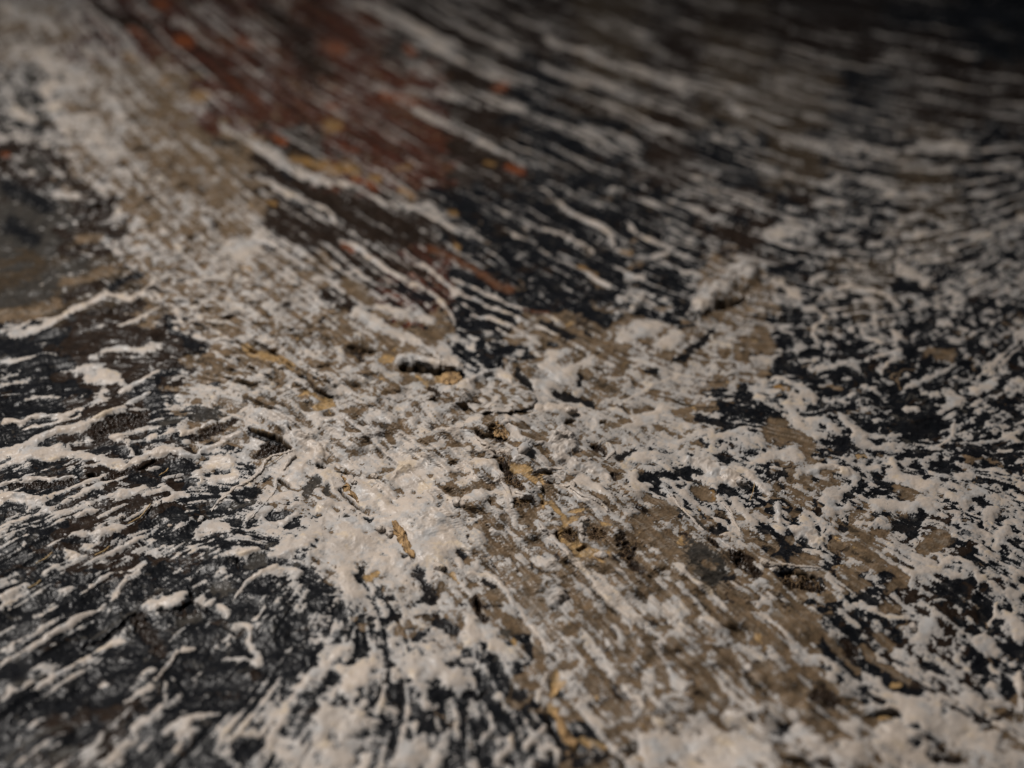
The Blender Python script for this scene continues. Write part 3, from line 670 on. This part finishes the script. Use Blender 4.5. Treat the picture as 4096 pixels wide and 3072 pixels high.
def paint_material():
    m = bpy.data.materials.new('cracked_oil_paint')
    m.use_nodes = True
    nt = m.node_tree
    N, L = nt.nodes, nt.links
    bs = N['Principled BSDF']

    def attr(n):
        a = N.new('ShaderNodeAttribute')
        a.attribute_name = n
        return a
    a_f, a_u, a_t = attr('pale_film'), attr('under_paint'), attr('thickness')
    tc = N.new('ShaderNodeTexCoord')

    def noise(scale, det=3.0, rough=.6):
        n = N.new('ShaderNodeTexNoise')
        n.inputs['Scale'].default_value = scale
        n.inputs['Detail'].default_value = det
        n.inputs['Roughness'].default_value = rough
        L.new(tc.outputs['Object'], n.inputs['Vector'])
        return n.outputs['Fac']

    def maths(op, a, b, clamp=False):
        n = N.new('ShaderNodeMath')
        n.operation = op
        n.use_clamp = clamp
        for i, q in enumerate((a, b)):
            if isinstance(q, (int, float)):
                n.inputs[i].default_value = q
            else:
                L.new(q, n.inputs[i])
        return n.outputs[0]

    def ramp(x, a, b, lo=0.0, hi=1.0):
        n = N.new('ShaderNodeMapRange')
        n.interpolation_type = 'SMOOTHSTEP'
        for i, q in enumerate((x, a, b, lo, hi)):
            if isinstance(q, (int, float)):
                n.inputs[i].default_value = q
            else:
                L.new(q, n.inputs[i])
        return n.outputs[0]

    def mix(f, a, b, mode='MIX'):
        n = N.new('ShaderNodeMix')
        n.data_type = 'RGBA'
        n.blend_type = mode
        if isinstance(f, (int, float)):
            n.inputs[0].default_value = f
        else:
            L.new(f, n.inputs[0])
        for i, q in ((6, a), (7, b)):
            if isinstance(q, tuple):
                n.inputs[i].default_value = q + (1,)
            else:
                L.new(q, n.inputs[i])
        return n.outputs[2]
    fine = noise(2600, 2, .7)
    mid = noise(420, 4, .6)
    low = noise(60, 3, .6)
    f = maths('ADD', a_f.outputs['Fac'], maths('MULTIPLY', maths('SUBTRACT', fine, .5), .28))
    cover_ = ramp(f, -0.10, 0.11)                         # 0 bare, 1 covered
    body = ramp(f, 0.0, 0.95)                             # thin and cool to thick and warm
    # under paint with its own speckle
    und = mix(ramp(mid, .35, .7), a_u.outputs['Color'], mix(1.0, a_u.outputs['Color'], (1.5, 1.42, 1.35), 'MULTIPLY'))
    und = mix(maths('MULTIPLY', ramp(fine, .64, .74), .22), und, (.13, .125, .12))
    thin = mix(0.30, (.17, .185, .20), mix(1.0, a_u.outputs['Color'], (1.9, 1.9, 1.9), 'MULTIPLY'))
    warm = mix(ramp(low, .38, .62), (.415, .352, .295), (.37, .325, .285))
    cool = mix(ramp(mid, .3, .7), (.245, .24, .235), (.32, .295, .27))
    tint = noise(150, 4, .65)
    warm = mix(ramp(tint, .50, .66), warm, (.335, .325, .315))
    warm = mix(ramp(tint, .44, .34), warm, (.44, .36, .27))
    pale = mix(body, cool, warm)
    pale = mix(maths('MULTIPLY', a_t.outputs['Fac'], .6), pale, warm)
    c = mix(ramp(f, -0.20, -0.04, 0.0, .36), und, thin)
    dust = maths('MULTIPLY', ramp(maths('ADD', mid, maths('MULTIPLY', fine, .5)), .80, .98), ramp(f, -1.6, -.3))
    c = mix(maths('MULTIPLY', dust, .16), c, (.20, .185, .165))
    c = mix(cover_, c, pale)
    L.new(c, bs.inputs['Base Color'])
    rg = ramp(maths('ADD', mid, maths('MULTIPLY', a_t.outputs['Fac'], .12)), .3, .75, .62, .36)
    L.new(maths('MULTIPLY', rg, ramp(f, -.3, .1, .62, 1.0)), bs.inputs['Roughness'])
    L.new(ramp(f, -.2, .2, .07, .26), bs.inputs['Specular IOR Level'])
    b = N.new('ShaderNodeBump')
    L.new(ramp(f, -.2, .2, .22, .40), b.inputs['Strength'])
    b.inputs['Distance'].default_value = .00022
    L.new(maths('ADD', maths('MULTIPLY', fine, .35), mid), b.inputs['Height'])
    L.new(b.outputs[0], bs.inputs['Normal'])
    return m


def plain(name, c1, c2, scale, rough=.8, bump=.4, dist=.0004, stretch=None):
    m = bpy.data.materials.new(name)
    m.use_nodes = True
    nt = m.node_tree
    N, L = nt.nodes, nt.links
    bs = N['Principled BSDF']
    tc = N.new('ShaderNodeTexCoord')
    mp = N.new('ShaderNodeMapping')
    if stretch:
        mp.inputs['Scale'].default_value = stretch
    L.new(tc.outputs['Object'], mp.inputs['Vector'])
    n = N.new('ShaderNodeTexNoise')
    n.inputs['Scale'].default_value = scale
    n.inputs['Detail'].default_value = 5
    n.inputs['Roughness'].default_value = .7
    L.new(mp.outputs[0], n.inputs['Vector'])
    r = N.new('ShaderNodeValToRGB')
    r.color_ramp.elements[0].position = .38
    r.color_ramp.elements[1].position = .60
    r.color_ramp.elements[0].color = c1 + (1,)
    r.color_ramp.elements[1].color = c2 + (1,)
    L.new(n.outputs['Fac'], r.inputs[0])
    L.new(r.outputs[0], bs.inputs['Base Color'])
    bs.inputs['Roughness'].default_value = rough
    b = N.new('ShaderNodeBump')
    b.inputs['Strength'].default_value = bump
    b.inputs['Distance'].default_value = dist
    L.new(n.outputs['Fac'], b.inputs['Height'])
    L.new(b.outputs[0], bs.inputs['Normal'])
    return m


rf = np.random.RandomState(3)
M_PAINT = paint_material()
M_CANVAS = plain('raw_canvas', (.16, .13, .09), (.24, .2, .15), 900)
M_BARK = plain('ochre_bark', (.10, .055, .022), (.40, .25, .11), 380, .85, .8, .0006, (3, .7, 1))
M_FIBRE = plain('dry_fibre', (.10, .055, .025), (.30, .19, .09), 500, .7)
M_STRAW = plain('pale_straw', (.28, .17, .06), (.42, .30, .14), 500, .6)

# ------------------------------------------------------------------ the painting
painting = bpy.data.objects.new('painting', None)
C.objects.link(painting)
painting.location = (0, 0.3, 0)
painting['label'] = 'thickly encrusted abstract painting, cream impasto dragged over black, olive brown, ochre and rust layers'
painting['category'] = 'painting'
OFF = np.array([0, 0.3, 0], np.float32)


def add_mesh(name, verts, faces, mat, label=None, attrs=None, smooth_=True):
    """verts in metres, world; faces an (n, k) array or a list"""
    me = bpy.data.meshes.new(name)
    verts = np.asarray(verts, np.float32) - OFF
    if isinstance(faces, np.ndarray):
        n, k = faces.shape
        me.vertices.add(len(verts))
        me.vertices.foreach_set('co', verts.ravel())
        me.loops.add(n * k)
        me.loops.foreach_set('vertex_index', faces.ravel().astype(np.int32))
        me.polygons.add(n)
        me.polygons.foreach_set('loop_start', np.arange(0, n * k, k, dtype=np.int32))
        me.update(calc_edges=True)
    else:
        me.from_pydata([tuple(map(float, p)) for p in verts], [], faces)
    if smooth_:
        me.polygons.foreach_set('use_smooth', np.ones(len(me.polygons), bool))
    for an, (ty, data) in (attrs or {}).items():
        a = me.attributes.new(an, ty, 'POINT')
        if ty == 'FLOAT':
            a.data.foreach_set('value', np.asarray(data, np.float32).ravel())
        else:
            a.data.foreach_set('color', np.asarray(data, np.float32).ravel())
    me.materials.append(mat)
    o = bpy.data.objects.new(name, me)
    C.objects.link(o)
    o.parent = painting
    if label:
        o['label'] = label
    return o


co = np.stack([X, Y, Hh], -1).reshape(-1, 3) / 1000.0
ii = np.arange(NU * NV, dtype=np.int32).reshape(NV, NU)
quads = np.stack([ii[1:, :-1], ii[1:, 1:], ii[:-1, 1:], ii[:-1, :-1]], -1).reshape(-1, 4)
rgba = np.concatenate([under, np.ones(under.shape[:2] + (1,), np.float32)], -1)
add_mesh('paint_layer', co, quads, M_PAINT,
         attrs={'pale_film': ('FLOAT', F), 'thickness': ('FLOAT', smooth), 'under_paint': ('FLOAT_COLOR', rgba)})

# the canvas under the paint
cx = np.array([X[0, 0], X[0, -1], X[-1, -1], X[-1, 0]]) / 1000
cy = np.array([Y[0, 0], Y[0, -1], Y[-1, -1], Y[-1, 0]]) / 1000
top = [(a, b, -0.0065) for a, b in zip(cx, cy)]
bot = [(a, b, -0.012) for a, b in zip(cx, cy)]
add_mesh('canvas', np.array(top + bot), [(3, 2, 1, 0), (4, 5, 6, 7), (0, 1, 5, 4), (1, 2, 6, 5), (2, 3, 7, 6), (3, 0, 4, 7)],
         M_CANVAS, smooth_=False)


def surf(u, v):
    """world point (mm) on the paint at pixel u, v, and mm per pixel"""
    j = int(np.clip(np.searchsorted(US, u), 1, NU - 2))
    i = int(np.clip(np.searchsorted(VS, v), 1, NV - 2))
    return np.array([X[i, j], Y[i, j], Hh[i, j]], np.float32), float(PX[i, j])


def paint_attrs(V_, f, t, col):
    n = len(V_)
    return {'pale_film': ('FLOAT', f), 'thickness': ('FLOAT', np.full(n, t)),
            'under_paint': ('FLOAT_COLOR', np.tile(np.array(COL[col] + (1,), np.float32), (n, 1)))}


def vnoise(P, wl, seed):
    return gnoise(P[:, 0] / wl + P[:, 2] / wl * .7, P[:, 1] / wl + P[:, 2] / wl * .6, seed)


def tube_mesh(pts, rad, ns=18, flat=.8, seed=0, rugged=.16):
    """closed irregular cord; pts (n,3) mm, rad (n,) mm"""
    n = len(pts)
    tan = np.gradient(pts, axis=0)
    tan /= np.linalg.norm(tan, axis=1, keepdims=True) + 1e-9
    side = np.cross(tan, np.array([0, 0, 1.0]))
    side /= np.linalg.norm(side, axis=1, keepdims=True) + 1e-9
    up = np.cross(side, tan)
    a = np.linspace(0, 2 * math.pi, ns, endpoint=False)
    V_ = (pts[:, None] + side[:, None] * (np.cos(a)[None, :, None] * rad[:, None, None])
          + up[:, None] * (np.sin(a)[None, :, None] * rad[:, None, None] * flat)).reshape(-1, 3)
    cen = np.repeat(pts, ns, 0)
    R_ = np.repeat(rad, ns)[:, None]
    dirv = (V_ - cen) / (R_ + 1e-6)
    nz = vnoise(V_, max(rad.max() * 1.1, .3), seed) * rugged + vnoise(V_, max(rad.max() * .4, .15), seed + 5) * rugged * .4
    V_ = V_ + dirv * nz[:, None] * R_
    faces = []
    for i in range(n - 1):
        for j in range(ns):
            k = (j + 1) % ns
            faces.append((i * ns + j, i * ns + k, (i + 1) * ns + k, (i + 1) * ns + j))
    faces.append(tuple(range(ns))[::-1])
    faces.append(tuple((n - 1) * ns + j for j in range(ns)))
    return V_, faces


def resample(P, n):
    L = np.concatenate([[0], np.cumsum(np.sqrt(((P[1:] - P[:-1]) ** 2).sum(1)))])
    t = np.linspace(0, L[-1], n)
    q = np.stack([np.interp(t, L, P[:, k]) for k in range(P.shape[1])], 1)
    for _ in range(max(2, n // 14)):
        q[1:-1] = (q[:-2] + 2 * q[1:-1] + q[2:]) / 4
    return q


def make_ridge(r, P, seed, label=None):
    L = np.sqrt(((P[1:] - P[:-1]) ** 2).sum(1)).sum()
    n = int(max(14, L / 3.5))
    q = resample(P, n)
    pts, rad = [], []
    for k, (u, v) in enumerate(q):
        p, px = surf(u, v)
        t = k / (n - 1)
        endt = math.sqrt(max(0.0, 1 - (2 * t - 1) ** 8)) if L > r * 3 else math.sqrt(max(0.0, 1 - (2 * t - 1) ** 4))
        rr = r * px * (0.92 + 0.28 * float(gnoise(np.float32([u / 34.0 + seed]), np.float32([v / 34.0]), 400)[0]) * .8) * max(endt, .04)
        pts.append(p)
        rad.append(rr)
    pts, rad = np.array(pts), np.array(rad)
    z = pts[:, 2].copy()
    for _ in range(max(3, n // 5)):
        z[1:-1] = (z[:-2] + 2 * z[1:-1] + z[2:]) / 4
    pts[:, 2] = z + rad * 0.10
    V_, faces = tube_mesh(pts, rad, 20, .62, 500 + seed, .22)
    nf = 0.95 + .55 * vnoise(V_, 1.6, 520 + seed)
    return add_mesh('paint_ridge', V_ / 1000, faces, M_PAINT, label, paint_attrs(V_, nf, 1.0, 'K'))


for s, (r, P) in enumerate(tubes):
    make_ridge(r, P, s)


def make_plate(name, outline, thick_mm, lift, mat, seed, attrs=None, label=None, film_mid=.9, col='K', bend=.25, rug=.25):
    """irregular slab whose outline is given in pixels of the photograph; lift raises its corners, in mm"""
    O = np.array(outline, np.float32)
    O = resample(np.vstack([O, O[:1]]), 97)[:-1]
    O += (rf.randn(96, 2) * 1.6 + np.repeat(rf.randn(24, 2), 4, 0) * 2.4).astype(np.float32)
    c = O.mean(0)
    rings = np.linspace(0, 1, 12)[1:]
    upper, lower = [], []
    cp, px = surf(*c)
    base_z = np.mean([surf(*o)[0][2] for o in O[::8]])

    def pt(u, v):
        x, y, _ = plane_xy(u, v)
        kk = 1 - surf(u, v)[0][2] / (CAM_H * 1000) * .8
        return x * kk, y * kk
    vu, vl = [], []
    pts2 = [c] + [c + (o - c) * s_ for s_ in rings for o in O]
    for idx, q in enumerate(pts2):
        x, y = pt(*q)
        s_ = 0 if idx == 0 else rings[(idx - 1) // len(O)]
        rel = (q - c) / (np.abs(O - c).max(0) + 1e-6)
        fr = min(max((rel[1] * .9 + .35), 0.0), 1.0)
        zl = base_z + (surf(*q)[0][2] - base_z) * .45 + .05 + 0.75 * lift[0] * fr * fr - .35 * (1 - fr) * s_ ** 3 + bend * .5 * (1 - s_ ** 2)
        th = thick_mm * .55 * (1 - .5 * s_ ** 6)
        vu.append((x, y, zl + th))
        vl.append((x, y, zl))
    vu, vl = np.array(vu), np.array(vl)
    nz = vnoise(vu, 2.4, 600 + seed) * rug + vnoise(vu, .8, 610 + seed) * rug * .35
    vu[:, 2] += nz
    vl[:, 2] += nz * .7 + vnoise(vl, 1.0, 620 + seed) * .1
    V_ = np.vstack([vu, vl])
    nO, nR, nT = len(O), len(rings), len(vu)
    faces = []
    for j in range(nO):
        k = (j + 1) % nO
        faces.append((0, 1 + k, 1 + j))
        faces.append((nT, nT + 1 + j, nT + 1 + k))
        for i in range(nR - 1):
            a, b = 1 + i * nO, 1 + (i + 1) * nO
            faces.append((a + j, a + k, b + k, b + j))
            faces.append((nT + a + k, nT + a + j, nT + b + j, nT + b + k))
        e_ = 1 + (nR - 1) * nO
        faces.append((e_ + j, e_ + k, nT + e_ + k, nT + e_ + j))
    at = None
    if mat is M_PAINT:
        f = film_mid + .45 * vnoise(V_, 2.0, 630 + seed) + .25 * vnoise(V_, .7, 640 + seed)
        at = paint_attrs(V_, f, .4, col)
    return add_mesh(name, V_ / 1000, faces, mat, label, at)


def tl(tile, pts):
    ox, oy, s = TILES[tile]
    return [(ox + a * s, oy + b * s) for a, b in pts]


# lifted flakes of paint with shadow under their edge
make_plate('paint_flake', tl('T11', [(380, 690), (480, 660), (640, 690), (780, 700), (800, 750), (700, 775), (560, 755), (440, 740)]),
           .9, (.9, .1, -.25), M_PAINT, 3, label='cream ledge of paint with a long black gap below it', film_mid=.9, col='B')
make_plate('paint_flake', tl('T11', [(810, 1000), (850, 920), (960, 850), (1080, 840), (1220, 900), (1270, 980), (1180, 1040), (960, 1050), (860, 1040)]),
           .8, (.5, .1, .15), M_PAINT, 4, label='olive brown flake smeared with thin cream', film_mid=.15, col='B')
make_plate('paint_flake', tl('T22', [(1150, 1310), (1240, 1270), (1380, 1280), (1430, 1330), (1330, 1305), (1260, 1330), (1190, 1345)]),
           .5, (.7, .0, .0), M_PAINT, 9, film_mid=1.1)
# bark-like chips in the paint
make_plate('bark_chip', tl('A', [(1255, 1070), (1320, 1080), (1390, 1130), (1380, 1240), (1450, 1340), (1500, 1440), (1450, 1420), (1340, 1330), (1280, 1240), (1330, 1180)]),
           .55, (.05, .05, 0), M_BARK, 21, label='cracked orange brown bark chip set in the cream paint', rug=.3)
make_plate('bark_chip', tl('T12', [(345, 90), (400, 120), (440, 200), (495, 310), (480, 350), (410, 270), (360, 190)]),
           .6, (.05, 0, .1), M_BARK, 22, label='long ochre bark chip beside a rounded cream lump', rug=.3)
make_plate('bark_chip', tl('T11', [(655, 790), (760, 785), (795, 830), (740, 870), (650, 850)]), .5, (.1, 0, 0), M_BARK, 23, rug=.25)
make_plate('bark_chip', tl('B', [(690, 60), (790, -10), (860, 40), (930, 150), (880, 210), (760, 180)]), .8, (.0, 0, 0), M_BARK, 24,
           label='ribbed brown bark chip between two white ridges', rug=.3)
make_plate('bark_chip', tl('T12', [(1370, 1290), (1420, 1330), (1450, 1430), (1530, 1500), (1500, 1550), (1420, 1490), (1375, 1400)]),
           .8, (.1, 0, 0), M_BARK, 25, rug=.35)

# rounded drops of paint
def make_drop(tile, x, y, w, seed, f=1.2, col='K', label=None, stretch=1.4, ang_=0.3):
    ox, oy, s = TILES[tile]
    c = np.array([ox + x * s, oy + y * s])
    r = w * s * .5
    d = np.array([math.cos(ang_), math.sin(ang_)]) * r * stretch
    P = np.stack([c - d, c - d * .3, c + d * .3, c + d])
    n = 18
    q = resample(P, n)
    pts, rad = [], []
    for k, (u, v) in enumerate(q):
        p, px = surf(u, v)
        t = 2 * k / (n - 1) - 1
        rad.append(r * px * max(math.sqrt(max(1 - t * t, 0)), .03))
        pts.append(p)
    pts, rad = np.array(pts), np.array(rad)
    pts[:, 2] = pts[:, 2].mean() + .25 * rad.max()
    V_, faces = tube_mesh(pts, rad, 18, .8, 700 + seed, .14)
    return add_mesh('paint_drop', V_ / 1000, faces, M_PAINT, label,
                    paint_attrs(V_, np.full(len(V_), f), 1.0, col))


for k, (t_, x, y, w, a_) in enumerate([
        ('T12', 265, 150, 50, .3), ('T12', 325, 170, 46, 1.2), ('B', 1260, 690, 60, 1.4), ('B', 1820, 390, 36, .2),
        ('T12', 1540, 180, 34, 1.5), ('T12', 1645, 320, 40, .3), ('T22', 575, 375, 50, .4), ('C', 1465, 470, 40, .2),
        ('C', 240, 500, 50, .8), ('C', 1600, 1410, 60, .9), ('C', 1790, 1390, 46, .2), ('T11', 1470, 1020, 60, .2),
        ('T02', 1265, 75, 34, -1.0), ('T02', 1070, 115, 24, .1), ('T02', 770, 75, 30, .2), ('T11', 1180, 1290, 70, -.4),
        ('T12', 640, 410, 60, .3), ('B', 370, 890, 110, .1), ('B', 1960, 1440, 90, .2), ('T21', 420, 1490, 60, .4),
        ('T22', 1510, 770, 44, 1.2), ('A', 450, 1430, 50, .3), ('A', 380, 1420, 44, 1.0), ('A', 1420, 1180, 60, .3),
        ('A', 1650, 1100, 70, .5), ('B', 1780, 1070, 50, .1), ('T01', 1930, 960, 30, .2), ('T11', 940, 790, 40, -.3)]):
    make_drop(t_, x, y, w, k, ang_=a_)

# ------------------------------------------------------------------ dry fibres in the broken hollows
rf = np.random.RandomState(3)


def fibres(tile, x, y, w, h, n, seed, label=None):
    """a tuft: one tangled mesh of hair-thin strands"""
    ox, oy, s = TILES[tile]
    allv, allf = [], []
    for k in range(n):
        c = np.array([ox + (x + rf.uniform(-w, w)) * s, oy + (y + rf.uniform(-h, h)) * s])
        p0, px = surf(*c)
        a = rf.uniform(0, 2 * math.pi)
        L = rf.uniform(1.2, 3.6)
        m = 9
        t = np.linspace(-.5, .5, m)
        curl = rf.uniform(-.9, .9)
        dirs = np.stack([np.cos(a + curl * t * 2), np.sin(a + curl * t * 2)], 1) * L / m
        xy = np.cumsum(dirs, 0)
        xy -= xy.mean(0)
        z = p0[2] + .15 + (0.25 - t ** 2) * rf.uniform(.3, 3.2) + t * rf.uniform(-1, 1)
        pts = np.column_stack([p0[0] + xy[:, 0], p0[1] + xy[:, 1], z])
        rad = np.full(m, rf.uniform(.028, .06))
        V_, faces = tube_mesh(pts, rad, 5, 1.0, 800, 0.0)
        o_ = sum(len(q) for q in allv)
        allv.append(V_)
        allf += [tuple(i + o_ for i in f_) for f_ in faces]
    return add_mesh('fibre_tuft', np.vstack(allv) / 1000, allf, M_FIBRE, label)


fibres('B', 960, 620, 110, 60, 60, 1)
fibres('B', 1600, 1220, 80, 80, 50, 2, 'brown fibres in the deepest ochre rimmed hollow')
fibres('B', 1880, 1240, 90, 80, 50, 3)
fibres('B', 1080, 860, 80, 30, 26, 4)
fibres('B', 870, 370, 60, 60, 30, 5)
fibres('C', 1650, 1450, 220, 60, 50, 6)
fibres('T11', 130, 640, 60, 40, 24, 7)
fibres('T12', 1840, 300, 60, 60, 30, 8)


def straw(tile, a, b, w, label=None, lift=.5):
    ox, oy, s = TILES[tile]
    P = np.array([a, ((a[0] + b[0]) / 2 + w, (a[1] + b[1]) / 2 + w * .5), b], np.float32)
    P = np.array([ox, oy]) + P * s
    q = resample(P, 24)
    pts = np.array([surf(*p)[0] for p in q])
    z = pts[:, 2]
    for _ in range(20):
        z[1:-1] = (z[:-2] + 2 * z[1:-1] + z[2:]) / 4
    pts[:, 2] = z + lift
    V_, faces = tube_mesh(pts, np.full(24, w * s * .06 * .5), 7, 1.0, 900, .1)
    return add_mesh('straw', V_ / 1000, faces, M_STRAW, label)


for t_, a, b in (('T02', (230, 385), (330, 320)), ('T02', (810, 130), (950, 10)), ('T02', (600, 330), (690, 260)), ('T02', (180, 540), (260, 490)),
                 ('A', (430, 1010), (640, 900)), ('T01', (1000, 1420), (1060, 1370)), ('C', (1150, 380), (1100, 560))):
    straw(t_, a, b, 8)
